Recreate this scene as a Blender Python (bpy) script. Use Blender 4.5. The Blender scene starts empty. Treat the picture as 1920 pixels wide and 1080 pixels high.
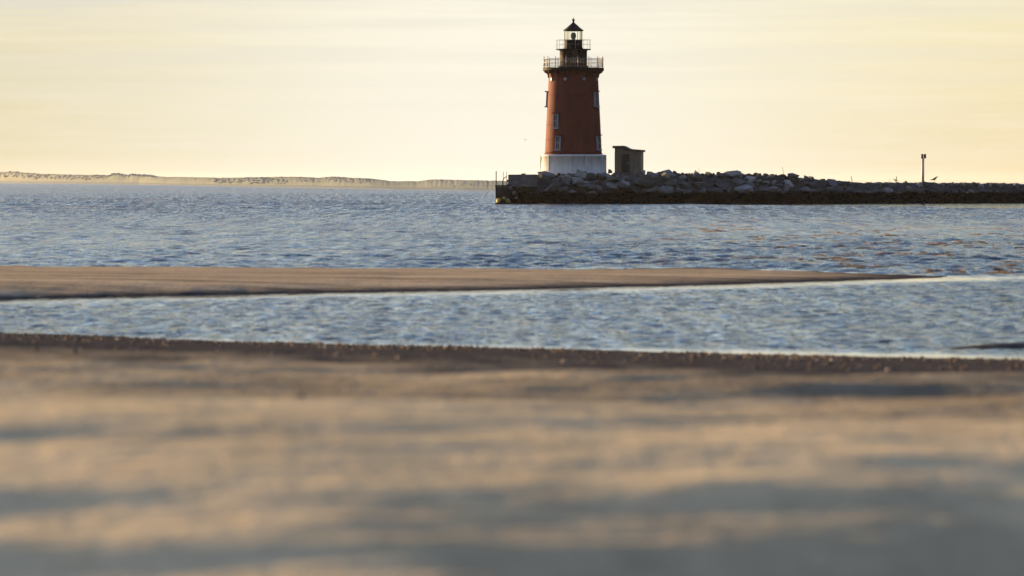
import bpy, bmesh, math, random
import numpy as np
from mathutils import Vector, Matrix

R = math.radians
rng = random.Random(7)
sc = bpy.context.scene
COL = sc.collection

# ------------------------------------------------------------------ camera constants
FPX, CAM_Z, HOR = 8500.0, 2.5, 340.0          # focal length in photo pixels, eye height above water, horizon row
PITCH = math.atan((540 - HOR) / FPX)
SUN_EL, SUN_AZ = R(8.0), R(46.0)              # sun height; azimuth to the left of the view direction (+Y)
SUN_DIR = Vector((-math.sin(SUN_AZ) * math.cos(SUN_EL), math.cos(SUN_AZ) * math.cos(SUN_EL), math.sin(SUN_EL)))

def wx(px, Y): return (px - 960) / FPX * Y
def wz(py, Y):
    a = math.atan((540 - py) / FPX) - PITCH
    return CAM_Z + math.tan(a) * Y
def gd(py): return CAM_Z * FPX / (py - HOR)   # distance of a water-level point seen at row py

# ------------------------------------------------------------------ helpers
def link(o):
    COL.objects.link(o); return o

def tag(o, label=None, cat=None, group=None, kind=None):
    if label: o['label'] = label
    if cat: o['category'] = cat
    if group: o['group'] = group
    if kind: o['kind'] = kind
    return o

def empty(name, loc, rz=0.0):
    o = bpy.data.objects.new(name, None); link(o)
    o.location = loc; o.rotation_euler = (0, 0, rz); o.empty_display_size = 0.3
    return o

def obj(name, bm, mat, parent=None, smooth=False):
    me = bpy.data.meshes.new(name)
    bmesh.ops.recalc_face_normals(bm, faces=bm.faces[:])
    bm.to_mesh(me); bm.free()
    if mat: me.materials.append(mat)
    if smooth:
        for p in me.polygons: p.use_smooth = True
    o = bpy.data.objects.new(name, me); link(o)
    if parent: o.parent = parent
    return o

def mesh_obj(name, verts, faces, mat, parent=None, smooth=True):
    me = bpy.data.meshes.new(name)
    v = np.asarray(verts, dtype=np.float32); f = np.asarray(faces, dtype=np.int32)
    me.vertices.add(len(v)); me.vertices.foreach_set('co', v.ravel())
    k = f.shape[1]
    me.loops.add(f.size); me.loops.foreach_set('vertex_index', f.ravel())
    me.polygons.add(len(f)); me.polygons.foreach_set('loop_start', np.arange(len(f), dtype=np.int32) * k)
    me.polygons.foreach_set('use_smooth', np.full(len(f), smooth))
    me.update(calc_edges=True); me.validate()
    if mat: me.materials.append(mat)
    o = bpy.data.objects.new(name, me); link(o)
    if parent: o.parent = parent
    return o

def grid_faces(nr, nc):
    i = np.arange(nr - 1)[:, None] * nc + np.arange(nc - 1)[None, :]
    return np.stack([i, i + 1, i + nc + 1, i + nc], -1).reshape(-1, 4)

def add_box(bm, c, s, rot=None, bev=0.0):
    m = Matrix.Translation(c)
    if rot: m = m @ rot
    m = m @ Matrix.Diagonal((s[0], s[1], s[2], 1))
    r = bmesh.ops.create_cube(bm, size=1.0, matrix=m)
    if bev:
        es = list({e for v in r['verts'] for e in v.link_edges})
        bmesh.ops.bevel(bm, geom=es, offset=bev, segments=1, affect='EDGES')

def add_bar(bm, a, b, r, seg=8, r2=None):
    a, b = Vector(a), Vector(b); d = b - a
    m = Matrix.Translation((a + b) / 2) @ d.to_track_quat('Z', 'Y').to_matrix().to_4x4()
    bmesh.ops.create_cone(bm, cap_ends=True, segments=seg, radius1=r, radius2=r if r2 is None else r2, depth=d.length, matrix=m)

def add_lathe(bm, prof, seg=64, a0=0.0, caps=True):
    rings = []
    for r, z in prof:
        if r < 1e-5: rings.append([bm.verts.new((0, 0, z))])
        else: rings.append([bm.verts.new((r * math.cos(a0 + 2 * math.pi * i / seg), r * math.sin(a0 + 2 * math.pi * i / seg), z)) for i in range(seg)])
    for A, B in zip(rings[:-1], rings[1:]):
        for i in range(seg):
            j = (i + 1) % seg
            if len(A) == 1: bm.faces.new((A[0], B[j], B[i]))
            elif len(B) == 1: bm.faces.new((A[i], A[j], B[0]))
            else: bm.faces.new((A[i], A[j], B[j], B[i]))
    if caps:
        for q in (rings[0], rings[-1]):
            if len(q) > 2: bm.faces.new(q)

def add_ring(bm, R0, z, r, seg=64, n=6):
    v = [[bm.verts.new(((R0 + r * math.cos(2 * math.pi * k / n)) * math.cos(2 * math.pi * i / seg),
                        (R0 + r * math.cos(2 * math.pi * k / n)) * math.sin(2 * math.pi * i / seg),
                        z + r * math.sin(2 * math.pi * k / n))) for k in range(n)] for i in range(seg)]
    for i in range(seg):
        for k in range(n):
            bm.faces.new((v[i][k], v[(i + 1) % seg][k], v[(i + 1) % seg][(k + 1) % n], v[i][(k + 1) % n]))

def add_prism(bm, pts, y0, y1):
    a = [bm.verts.new((x, y0, z)) for x, z in pts]; b = [bm.verts.new((x, y1, z)) for x, z in pts]
    bm.faces.new(a); bm.faces.new(b[::-1])
    n = len(pts)
    for i in range(n): bm.faces.new((a[i], a[(i + 1) % n], b[(i + 1) % n], b[i]))

# --- numpy value noise
def vnoise(x, y, seed):
    def h(ix, iy):
        n = (ix.astype(np.int64) * 374761393 + iy.astype(np.int64) * 668265263 + seed * 1442695041) & 0xffffffff
        n = ((n ^ (n >> 13)) * 1274126177) & 0xffffffff
        return ((n ^ (n >> 16)) & 0xffff) / 65535.0
    ix, iy = np.floor(x), np.floor(y); fx, fy = x - ix, y - iy
    fx = fx * fx * fx * (fx * (fx * 6 - 15) + 10); fy = fy * fy * fy * (fy * (fy * 6 - 15) + 10)
    return (h(ix, iy) * (1 - fx) + h(ix + 1, iy) * fx) * (1 - fy) + (h(ix, iy + 1) * (1 - fx) + h(ix + 1, iy + 1) * fx) * fy
def fbm(x, y, seed, oct=4, gain=0.5):
    s, a, t = 0, 1.0, 0
    for k in range(oct):
        s = s + a * (vnoise(x * 2 ** k + 17.3 * k, y * 2 ** k + 5.1 * k, seed + k) * 2 - 1); t += a; a *= gain
    return s / t
def sstep(a, b, x):
    t = np.clip((x - a) / (b - a), 0, 1); return t * t * (3 - 2 * t)

# ------------------------------------------------------------------ materials
class NT:
    def __init__(s, name):
        s.m = bpy.data.materials.new(name); s.m.use_nodes = True
        s.t = s.m.node_tree; s.b = s.t.nodes['Principled BSDF']; s.out = s.t.nodes['Material Output']
    def n(s, typ, **kw):
        x = s.t.nodes.new(typ)
        for k, v in kw.items():
            if k in x.inputs: x.inputs[k].default_value = v
            else: setattr(x, k, v)
        return x
    def l(s, a, b): s.t.links.new(a, b)
    def math(s, op, a, b=None, clamp=False):
        x = s.t.nodes.new('ShaderNodeMath'); x.operation = op; x.use_clamp = clamp
        for i, q in enumerate((a, b)):
            if q is None: continue
            if isinstance(q, (int, float)): x.inputs[i].default_value = q
            else: s.l(q, x.inputs[i])
        return x.outputs[0]
    def mix(s, f, a, b, blend='MIX'):
        x = s.t.nodes.new('ShaderNodeMix'); x.data_type = 'RGBA'; x.blend_type = blend
        for q, i in ((f, x.inputs['Factor']), (a, x.inputs[6]), (b, x.inputs[7])):
            if isinstance(q, (int, float)): i.default_value = q
            elif isinstance(q, tuple): i.default_value = (*q, 1)
            else: s.l(q, i)
        return x.outputs[2]
    def ramp(s, f, stops):
        x = s.t.nodes.new('ShaderNodeValToRGB'); e = x.color_ramp.elements
        while len(e) < len(stops): e.new(0.5)
        for q, (p, c) in zip(e, stops):
            q.position = p; q.color = (*c, 1) if isinstance(c, tuple) else (c, c, c, 1)
        s.l(f, x.inputs[0]); return x.outputs[0]
    def pos(s, scale=(1, 1, 1), local=False):
        src = s.n('ShaderNodeTexCoord').outputs['Object'] if local else s.n('ShaderNodeNewGeometry').outputs['Position']
        mp = s.n('ShaderNodeMapping'); mp.inputs['Scale'].default_value = scale
        s.l(src, mp.inputs['Vector']); return mp.outputs[0]
    def noise(s, vec, scale, detail=4, rough=0.55, col=False):
        x = s.n('ShaderNodeTexNoise', Scale=scale, Detail=detail, Roughness=rough)
        s.l(vec, x.inputs['Vector']); return x.outputs[1 if col else 0]
    def bump(s, h, strength=0.3, dist=0.05, chain=None):
        x = s.n('ShaderNodeBump'); x.inputs['Distance'].default_value = dist
        if isinstance(strength, (int, float)): x.inputs['Strength'].default_value = strength
        else: s.l(strength, x.inputs['Strength'])
        s.l(h, x.inputs['Height'])
        if chain: s.l(chain, x.inputs['Normal'])
        return x.outputs[0]

def painted(name, c, var=0.25, rough=0.55, scale=1.2, rust=None, streak=True, spec=0.4):
    k = NT(name)
    p = k.pos((1, 1, 0.25 if streak else 1), local=True)
    n1 = k.noise(p, scale, 6, 0.65)
    d = tuple(q * (1 - var) for q in c); l_ = tuple(min(1, q * (1 + var)) for q in c)
    colr = k.ramp(n1, [(0.3, d), (0.7, l_)])
    if rust:
        n2 = k.noise(k.pos((2.2, 2.2, 0.3), local=True), 1.3, 5, 0.7)
        colr = k.mix(k.ramp(n2, [(0.55, 0.0), (0.72, 0.75)]), colr, rust)
    k.l(colr, k.b.inputs['Base Color'])
    k.b.inputs['Roughness'].default_value = rough
    k.b.inputs['Specular IOR Level'].default_value = spec
    k.l(k.bump(k.noise(k.pos(local=True), 6, 4), 0.25, 0.02), k.b.inputs['Normal'])
    return k.m

M = {}
M['red'] = painted('red_iron_paint', (0.145, 0.035, 0.024), 0.25, 0.75, 0.9, rust=(0.16, 0.05, 0.03), spec=0.08)
M['white_base'] = painted('weathered_white_paint', (0.72, 0.69, 0.62), 0.18, 0.8, 1.2, rust=(0.36, 0.30, 0.24), spec=0.1)
M['black'] = painted('black_iron_paint', (0.010, 0.010, 0.011), 0.3, 0.7, 2, spec=0.06)
M['white_trim'] = painted('white_trim_paint', (0.33, 0.33, 0.33), 0.1, 0.5, 2)
M['rail'] = painted('cream_rail_paint', (0.32, 0.27, 0.2), 0.15, 0.5, 2)
M['dark_glass'] = painted('dark_window_glass', (0.02, 0.022, 0.025), 0.2, 0.12, 2, spec=0.25)
M['optic'] = painted('grey_green_lens', (0.22, 0.25, 0.16), 0.15, 0.25, 6)
M['concrete'] = painted('olive_concrete', (0.235, 0.195, 0.125), 0.3, 0.85, 1.6, rust=(0.10, 0.08, 0.05))
M['roof_conc'] = painted('dark_roof_concrete', (0.085, 0.075, 0.05), 0.3, 0.85, 2)
M['door'] = painted('dark_door_paint', (0.035, 0.034, 0.026), 0.3, 0.7, 2)
M['timber'] = painted('tarred_timber', (0.018, 0.016, 0.016), 0.4, 0.8, 3)
M['pale_post'] = painted('pale_mast_paint', (0.86, 0.66, 0.42), 0.15, 0.6, 3)
M['lamp_black'] = painted('dark_lamp_housing', (0.03, 0.026, 0.015), 0.2, 0.5, 3)
M['stick'] = painted('driftwood', (0.10, 0.08, 0.055), 0.3, 0.9, 5)
M['bird'] = painted('dark_feathers', (0.05, 0.042, 0.03), 0.3, 0.8, 8)
M['gull'] = painted('gull_feathers', (0.30, 0.28, 0.25), 0.3, 0.8, 8)

def glass_mat():
    k = NT('lantern_glass')
    k.b.inputs['Base Color'].default_value = (0.98, 0.99, 0.97, 1)
    k.b.inputs['Roughness'].default_value = 0.02
    k.b.inputs['IOR'].default_value = 1.05
    k.b.inputs['Transmission Weight'].default_value = 1.0
    return k.m
M['glass'] = glass_mat()

def rock_mat():
    k = NT('breakwater_stone')
    loc = k.n('ShaderNodeTexCoord').outputs['Object']
    oi = k.n('ShaderNodeObjectInfo').outputs['Random']
    rnd = k.ramp(oi, [(0.0, (0.085, 0.088, 0.08)), (0.4, (0.155, 0.157, 0.143)), (0.75, (0.235, 0.232, 0.21)), (1.0, (0.40, 0.385, 0.34))])
    n1 = k.noise(loc, 2.2, 8, 0.7)
    c = k.mix(0.8, rnd, k.ramp(n1, [(0.25, (.42, .42, .41)), (0.5, (.92, .90, .85)), (0.75, (1.22, 1.2, 1.1))]), 'MULTIPLY')
    n3 = k.noise(k.pos(), 0.9, 4, 0.6)
    c = k.mix(k.ramp(n3, [(0.58, 0.0), (0.75, 0.5)]), c, (0.17, 0.13, 0.08))
    sx = k.n('ShaderNodeSeparateXYZ'); k.l(k.n('ShaderNodeNewGeometry').outputs['Position'], sx.inputs[0])
    nz = k.noise(k.pos(), 0.8, 5, 0.65)
    zz = k.math('ADD', sx.outputs[2], k.math('MULTIPLY', k.math('SUBTRACT', nz, 0.5), 0.9))
    wet = k.math('SUBTRACT', 1.0, k.math('DIVIDE', k.math('SUBTRACT', zz, 1.12), 0.35), clamp=True)
    wet = k.math('MAXIMUM', wet, 0.0)
    nalg = k.noise(k.pos(), 2.5, 4, 0.6)
    alg = k.ramp(nalg, [(0.35, (0.003, 0.0035, 0.003)), (0.6, (0.008, 0.008, 0.006)), (0.8, (0.024, 0.021, 0.013))])
    k.l(k.mix(wet, c, alg), k.b.inputs['Base Color'])
    k.b.inputs['Roughness'].default_value = 0.9
    k.b.inputs['Specular IOR Level'].default_value = 0.04
    b1 = k.bump(k.noise(loc, 5, 8, 0.7), 0.6, 0.12)
    k.l(b1, k.b.inputs['Normal'])
    return k.m
M['rock'] = rock_mat()

def yellow_rock():  # yellow of sunlight on the stones, put into their base colour
    k = NT('sunlit_yellow_stone')
    n = k.noise(k.pos(local=True), 3, 5)
    k.l(k.ramp(n, [(0.3, (0.30, 0.22, 0.05)), (0.7, (0.62, 0.50, 0.14))]), k.b.inputs['Base Color'])
    k.b.inputs['Roughness'].default_value = 0.8
    return k.m
M['yellow'] = yellow_rock()
def pale_block():
    k = NT('pale_granite')
    n = k.noise(k.pos(local=True), 2.5, 7, 0.7)
    k.l(k.ramp(n, [(0.3, (0.08, 0.077, 0.07)), (0.55, (0.15, 0.14, 0.12)), (0.75, (0.32, 0.27, 0.2))]), k.b.inputs['Base Color'])
    k.b.inputs['Roughness'].default_value = 0.85
    k.l(k.bump(k.noise(k.pos(local=True), 6, 6, 0.7), 0.5, 0.08), k.b.inputs['Normal'])
    return k.m
M['block'] = pale_block()

def water_mat():
    k = NT('bay_water')
    p = k.pos()
    sunlit_silt = k.noise(k.pos((0.22, 0.06, 1)), 1.0, 3, 0.5)
    fine = k.noise(k.pos((1.3, 0.28, 1)), 1.0, 3, 0.6)
    sm = k.math('MULTIPLY', k.ramp(sunlit_silt, [(0.45, 0.0), (0.53, 1.0)]), k.ramp(fine, [(0.48, 0.0), (0.55, 1.0)]))  # tan patches: churned sand plus sunlight on waves, both painted into the colour
    at = k.n('ShaderNodeAttribute'); at.attribute_name = 'ripple'
    at2 = k.n('ShaderNodeAttribute'); at2.attribute_name = 'sunlit_silt'
    sm = k.math('MULTIPLY', sm, at2.outputs['Fac'])
    k.l(k.mix(sm, (0.012, 0.034, 0.045), (0.30, 0.21, 0.115)), k.b.inputs['Base Color'])
    k.l(k.math('SUBTRACT', 0.5, k.math('MULTIPLY', sm, 0.5)), k.b.inputs['Specular IOR Level'])
    k.b.inputs['IOR'].default_value = 1.333
    at3 = k.n('ShaderNodeAttribute'); at3.attribute_name = 'chop'
    rp = at.outputs['Fac']
    h1 = k.noise(k.pos((1.0, 1.4, 1)), 3.2, 3, 0.6)
    h2 = k.noise(k.pos((1.0, 1.5, 1)), 9.0, 3, 0.65)
    m1 = k.ramp(k.noise(k.pos((7.5, 0.9, 1)), 1.0, 3, 0.6), [(0.38, 0.05), (0.62, 1.15)])
    m2 = k.ramp(k.noise(k.pos((3.2, 0.19, 1)), 1.0, 4, 0.7), [(0.38, 0.1), (0.6, 1.0)])
    m3 = k.ramp(k.noise(k.pos((1.6, 0.045, 1)), 1.0, 4, 0.65), [(0.38, 0.0), (0.62, 1.0)])
    k.l(k.math('MULTIPLY', at3.outputs['Fac'], k.math('ADD', 0.35, k.math('MULTIPLY', m3, 0.9))), k.b.inputs['Roughness'])
    rp = k.math('MULTIPLY', rp, k.math('ADD', m1, k.math('MULTIPLY', m2, 1.2)))
    b1 = k.bump(h1, rp, 0.42)
    b2 = k.bump(h2, rp, 0.12, b1)
    k.l(b2, k.b.inputs['Normal'])
    return k.m
M['water'] = water_mat()

def sand_mat(name, dry, wetc, zw0, zw1, mot=(0.82, 1.1), st=(1, 0.35, 1)):
    k = NT(name)
    p = k.pos()
    sx = k.n('ShaderNodeSeparateXYZ'); k.l(p, sx.inputs[0])
    n1 = k.noise(k.pos(st), 0.55, 5, 0.6)
    n2 = k.noise(k.pos((1, 0.5, 1)), 4.0, 5, 0.65)
    n3 = k.noise(p, 60, 3, 0.6)
    c = k.mix(1.0, dry, k.ramp(n1, [(0.3, mot[0]), (0.7, mot[1])]), 'MULTIPLY')
    c = k.mix(0.6, c, k.ramp(n2, [(0.3, 0.75), (0.7, 1.15)]), 'MULTIPLY')
    c = k.mix(0.5, c, k.ramp(n3, [(0.3, 0.7), (0.7, 1.2)]), 'MULTIPLY')
    zz = k.math('ADD', sx.outputs[2], k.math('MULTIPLY', k.math('SUBTRACT', n1, 0.5), (zw1 - zw0) * 1.3))
    wet = k.math('SUBTRACT', 1.0, k.math('DIVIDE', k.math('SUBTRACT', zz, zw0), zw1 - zw0), clamp=True)
    wn = k.ramp(n2, [(0.3, tuple(q * 0.6 for q in wetc)), (0.7, tuple(q * 1.5 for q in wetc))])
    k.l(k.mix(wet, c, wn), k.b.inputs['Base Color'])
    k.l(k.math('SUBTRACT', 0.95, k.math('MULTIPLY', wet, 0.35)), k.b.inputs['Roughness'])
    k.b.inputs['Specular IOR Level'].default_value = 0.0
    bb = k.bump(k.noise(k.pos((1, 0.6, 1)), 7, 4, 0.6), 0.5, 0.05)
    k.l(k.bump(n3, 0.3, 0.01, bb), k.b.inputs['Normal'])
    return k.m
M['sand'] = sand_mat('beach_sand', (0.62, 0.497, 0.272), (0.060, 0.056, 0.048), 0.80, 1.5)
M['bar'] = sand_mat('sandbar_sand', (0.41, 0.33, 0.20), (0.06, 0.054, 0.046), 0.03, 0.11, (0.55, 1.2), (0.3, 1.3, 1))

def pebble_mat():
    k = NT('shingle')
    rnd = k.n('ShaderNodeNewGeometry').outputs['Random Per Island']
    c = k.ramp(rnd, [(0.0, (0.035, 0.034, 0.034)), (0.4, (0.08, 0.07, 0.06)), (0.6, (0.19, 0.11, 0.05)), (0.78, (0.32, 0.18, 0.07)), (0.93, (0.34, 0.25, 0.15)), (1.0, (0.45, 0.38, 0.28))])
    k.l(c, k.b.inputs['Base Color']); k.b.inputs['Roughness'].default_value = 0.7; k.b.inputs['Specular IOR Level'].default_value = 0.1
    return k.m
M['pebble'] = pebble_mat()

def land_mat():
    k = NT('haze_tinted_grass')
    sx = k.n('ShaderNodeSeparateXYZ'); k.l(k.n('ShaderNodeNewGeometry').outputs['Position'], sx.inputs[0])
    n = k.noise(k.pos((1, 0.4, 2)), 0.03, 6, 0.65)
    c = k.ramp(n, [(0.32, (0.21, 0.24, 0.19)), (0.52, (0.25, 0.275, 0.215)), (0.7, (0.28, 0.29, 0.23))])  # grass colour lightened to carry part of the distance haze
    at = k.n('ShaderNodeAttribute'); at.attribute_name = 'shore'
    k.l(k.mix(at.outputs['Fac'], c, (0.17, 0.20, 0.20)), k.b.inputs['Base Color'])
    k.b.inputs['Roughness'].default_value = 1.0
    k.b.inputs['Specular IOR Level'].default_value = 0.0
    return k.m
M['land'] = land_mat()
def wood_mat():
    k = NT('haze_tinted_foliage')
    rnd = k.n('ShaderNodeNewGeometry').outputs['Random Per Island']
    k.l(k.ramp(rnd, [(0.0, (0.28, 0.31, 0.25)), (1.0, (0.36, 0.38, 0.30))]), k.b.inputs['Base Color'])  # leaves painted pale to look veiled by haze
    k.b.inputs['Roughness'].default_value = 1.0
    return k.m
M['wood'] = wood_mat()

# ------------------------------------------------------------------ curves of the shore, from the photo
def curve(pts):
    a = np.array([(wx(px, gd(py)), gd(py)) for px, py in pts])
    return lambda X: np.interp(X, a[:, 0], a[:, 1])
pool_near = curve([(-900, 600), (0, 626), (500, 645), (960, 656), (1200, 662), (1500, 669), (1920, 679), (2500, 700)])
bar_near = curve([(-900, 585), (0, 561), (500, 551), (960, 543), (1300, 535), (1700, 523), (1840, 519)])
bar_far = curve([(-900, 507), (0, 507), (900, 507), (1100, 506), (1330, 505), (1500, 510), (1700, 517), (1840, 519.5)])
def bw_front(X):                                # water line of the breakwater
    return np.interp(X, [-3, 16, 60, 90], [494.5, 496, 531, 556])

# ------------------------------------------------------------------ water: one sheet out to the horizon, real waves
def build_water():
    fine = np.linspace(-0.16, 0.16, 470)
    side = np.array([0.17, 0.19, 0.22, 0.27, 0.34, 0.45, 0.6, 0.8])
    u = np.concatenate([-side[::-1], fine, side])
    d = [52.0]
    while d[-1] < 21000:
        y = d[-1]
        d.append(y + (0.16 if y < 135 and not 62 < y < 121 else 0.085 if y < 121 else min(0.16 + (y - 135) * 0.0026, 0.5) if y < 520 else min(0.5 + (y - 520) * 0.004, 1.0) if y < 900 else y * 0.012))
    d = np.array(d)
    X = d[:, None] * u[None, :]; Y = np.repeat(d[:, None], len(u), 1)
    bn, bf, pn = bar_near(X), bar_far(X), pool_near(X)
    Xend = 12.4
    inpool = (Y < bn) & (Y < 122)
    # open water waves grow from the bar outwards; calm lee by the breakwater
    sea = sstep(0, 5, Y - np.where(X < Xend, bf, 119.0) + 1.5)
    lee = sstep(394, 406, Y + (X - 46) * 3.3 + 8 * fbm(X * .05, Y * .02, 77, 3)) * sstep(18, 24, X - 0.0 + (Y - 450) * 0.02)
    sea = sea * (1 - 0.985 * lee)
    far = 1 - sstep(500, 1500, Y)
    z = np.zeros_like(X)
    r = random.Random(3)
    N = 56
    for i in range(N):
        lam = 0.42 * (2.1 / 0.42) ** (i / (N - 1))
        th = R(-90 + r.gauss(8, 27)); kx, ky = math.cos(th) * 2 * math.pi / lam, math.sin(th) * 2 * math.pi / lam
        slope = 0.20 * math.sqrt(2 / N)
        ph = r.uniform(0, 6.28)
        lim = 1 - sstep(0.25, 0.5, np.gradient(d)[:, None] / lam)
        s = np.sin(kx * X + ky * Y + ph)
        z += slope / math.hypot(kx, ky) * lim * (s + 0.25 * np.cos(2 * (kx * X + ky * Y + ph)))
    for i in range(24):
        lam = 3.0 * (11.0 / 3.0) ** (i / 23)
        th = R(-90 + r.gauss(10, 24)); kx, ky = math.cos(th) * 2 * math.pi / lam, math.sin(th) * 2 * math.pi / lam
        lim = 1 - sstep(0.25, 0.5, np.gradient(d)[:, None] / lam)
        z += 0.08 * (1 - 0.85 * sstep(425, 470, Y) * sstep(-8, 0, X)) * math.sqrt(2 / 24) / math.hypot(kx, ky) * lim * np.sin(kx * X + ky * Y + r.uniform(0, 6.28)) * (0.12 + 0.88 * sstep(220, 480, Y))
    gust = 0.6 + 0.25 * vnoise(X * 0.05, Y * 0.012, 11) + 0.3 * vnoise(X * 0.3, Y * 0.05, 12)
    zsea = z * sea * gust * (0.5 + 0.5 * far)
    # tide pool ripples, growing away from the sheltered far edge
    zp = np.zeros_like(X)
    for i in range(26):
        lam = 0.28 * (0.7 / 0.28) ** (i / 25)
        th = R(-90 + r.gauss(5, 35)); kx, ky = math.cos(th) * 2 * math.pi / lam, math.sin(th) * 2 * math.pi / lam
        zp += 0.15 * math.sqrt(2 / 26) / math.hypot(kx, ky) * np.sin(kx * X + ky * Y + r.uniform(0, 6.28))
    wob = fbm(X * 0.5, Y * 0.4, 21, 3)
    cw = np.interp(X, [-9, -2, 3, 8], [0.9, 1.3, 2.2, 3.6])
    shel = sstep(1.4, 7.0, bn - Y + 1.5 * wob) * sstep(0.0, 1.0, (Y - pn + 0.5 * wob) / cw - 0.45)
    shel = np.where(X > Xend, sstep(0.0, 1.0, (Y - pn + 0.5 * wob) / cw - 0.45), shel)
    pw = np.where(inpool | (X >= Xend), 1 - sstep(112, 119, Y), 0)
    z = zsea + zp * pw * shel
    rip = np.clip(sea * (0.62 * gust) * (1 - 0.0 * lee) + pw * shel * 0.62, 0.012, 1)
    rip = np.maximum(rip * (1 - lee), 0.028 * lee + 0.012)
    sunlit_silt = sea * (1 - sstep(230, 420, Y)) * (0.35 + 0.65 * sstep(-2, 10, X)) + 0.15 * pw * shel
    chop = 0.07 - 0.045 * lee + sea * (0.10 * gust + 0.22 * sstep(140, 420, Y)) + 0.0 * lee + 0.05 * pw * shel
    o = mesh_obj('water', np.stack([X, Y, z], -1).reshape(-1, 3), grid_faces(*X.shape), M['water'])
    for nm, a in (('ripple', rip), ('sunlit_silt', sunlit_silt), ('chop', chop)):
        at = o.data.attributes.new(nm, 'FLOAT', 'POINT'); at.data.foreach_set('value', a.astype(np.float32).ravel())
    tag(o, 'choppy blue bay water with a calm tidal pool inside the sandbar', None, None, 'structure')
build_water()

# ------------------------------------------------------------------ beach and sandbar
def beach_z(X, Y):
    t = pool_near(X) - Y
    t = t + 0.45 * fbm(X * 0.9, Y * 0.3, 191, 4) * (1 - sstep(5, 12, t))
    z = np.where(t > 0, 0.030 * t + 0.05 * (1 - np.exp(-np.maximum(t, 0) / 1.2)), 0.03 * t)
    # low spit of wet sand in the pool at the right
    z = z + 0.35 * np.exp(-((X - 9.3) / 3.1) ** 2 - ((Y - 68.2 - 0.12 * (X - 9)) / 0.7) ** 2)
    m = sstep(12, 32, t)
    # wind-blown humps, long across the sun
    sa, ca = math.sin(0.74), math.cos(0.74)
    a, b = X * ca + Y * sa, -X * sa + Y * ca
    w = a + 0.5 * fbm(X * .6, Y * .4, 5, 3)
    hum = 0.10 * fbm(w * 0.17, b * 0.5, 33, 3, 0.42)
    hum2 = 0.026 * fbm(w * 0.7, b * 2.0, 41, 4, 0.5)
    hum3 = 0.045 * fbm(w * 0.22, b * 0.12, 51, 2)
    # broad swale close to the camera: ground rises away from the viewer up to a low crest
    cr = 15.6 + 0.75 * X + 0.9 * fbm(X * 0.35, Y * 0.1, 61, 3)
    sw = -0.42 * (1 - sstep(-6.5, 0.5, Y - cr)) 
    return z + m * (hum + hum2 + hum3) + sw

def build_beach():
    u = np.concatenate([-np.array([7, 5, 3.6, 2.6, 2, 1.6, 1.3, 1.12]), np.linspace(-1, 1, 300), np.array([1.12, 1.3, 1.6, 2, 2.6, 3.6, 5, 7])])
    d = [-14.0]
    while d[-1] < 78:
        y = d[-1]
        d.append(y + (0.5 if y < 4 else 0.055 if y < 26 else 0.11))
    d = np.array(d)
    X = (0.16 * (np.maximum(d, -2) + 6))[:, None] * u[None, :]; Y = np.repeat(d[:, None], len(u), 1)
    Z = beach_z(X, Y)
    o = mesh_obj('beach', np.stack([X, Y, Z], -1).reshape(-1, 3), grid_faces(*X.shape), M['sand'])
    tag(o, 'rippled pale sand beach in the foreground', None, None, 'structure')
build_beach()

def bar_z(X, Y):
    n, f = bar_near(X), bar_far(X)
    edge = 0.5 * fbm(X * 0.5, Y * 0.3, 91, 3) + 0.3 * fbm(X * 2.2, Y * 0.5, 92, 3)
    wd = np.maximum(f - n, 0.01)
    a = np.clip((Y - n + edge), -3, None); b = np.clip((f - Y + 3.5 * edge), -3, None)
    hm = np.interp(X, [-30, -10, -3, 3, 8, 12], [0.30, 0.27, 0.19, 0.16, 0.13, 0.10])
    up = np.where(a > 0, 1 - np.exp(-a / 2.2), a * 0.25)
    dn = np.where(b > 0, 1 - np.exp(-b / 6.0), b * 0.25)
    z = hm * np.minimum(up * np.clip(dn + 0.15, -1, 1), np.minimum(up, dn + 0.001) + 0.3) 
    z = np.where(a < 0, a * 0.05, z); z = np.where(b < 0, np.minimum(z, b * 0.05), z)
    z = z + 0.02 * fbm(X * 0.8, Y * 0.35, 95, 4) * np.clip(np.minimum(a, b), 0, 1)
    return np.where(X > 12.4, -0.1 - 0.05 * (X - 12.4), z)
def build_bar():
    X1 = np.concatenate([np.linspace(-60, -18, 60), np.linspace(-17.8, 13.5, 260)]); Y1 = np.arange(78, 134, 0.16)
    X, Y = np.meshgrid(X1, Y1)
    o = mesh_obj('sandbar', np.stack([X, Y, bar_z(X, Y)], -1).reshape(-1, 3), grid_faces(*X.shape), M['bar'])
    tag(o, 'long low brown sandbar between the sea and the tidal pool', None, None, 'structure')
build_bar()

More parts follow.
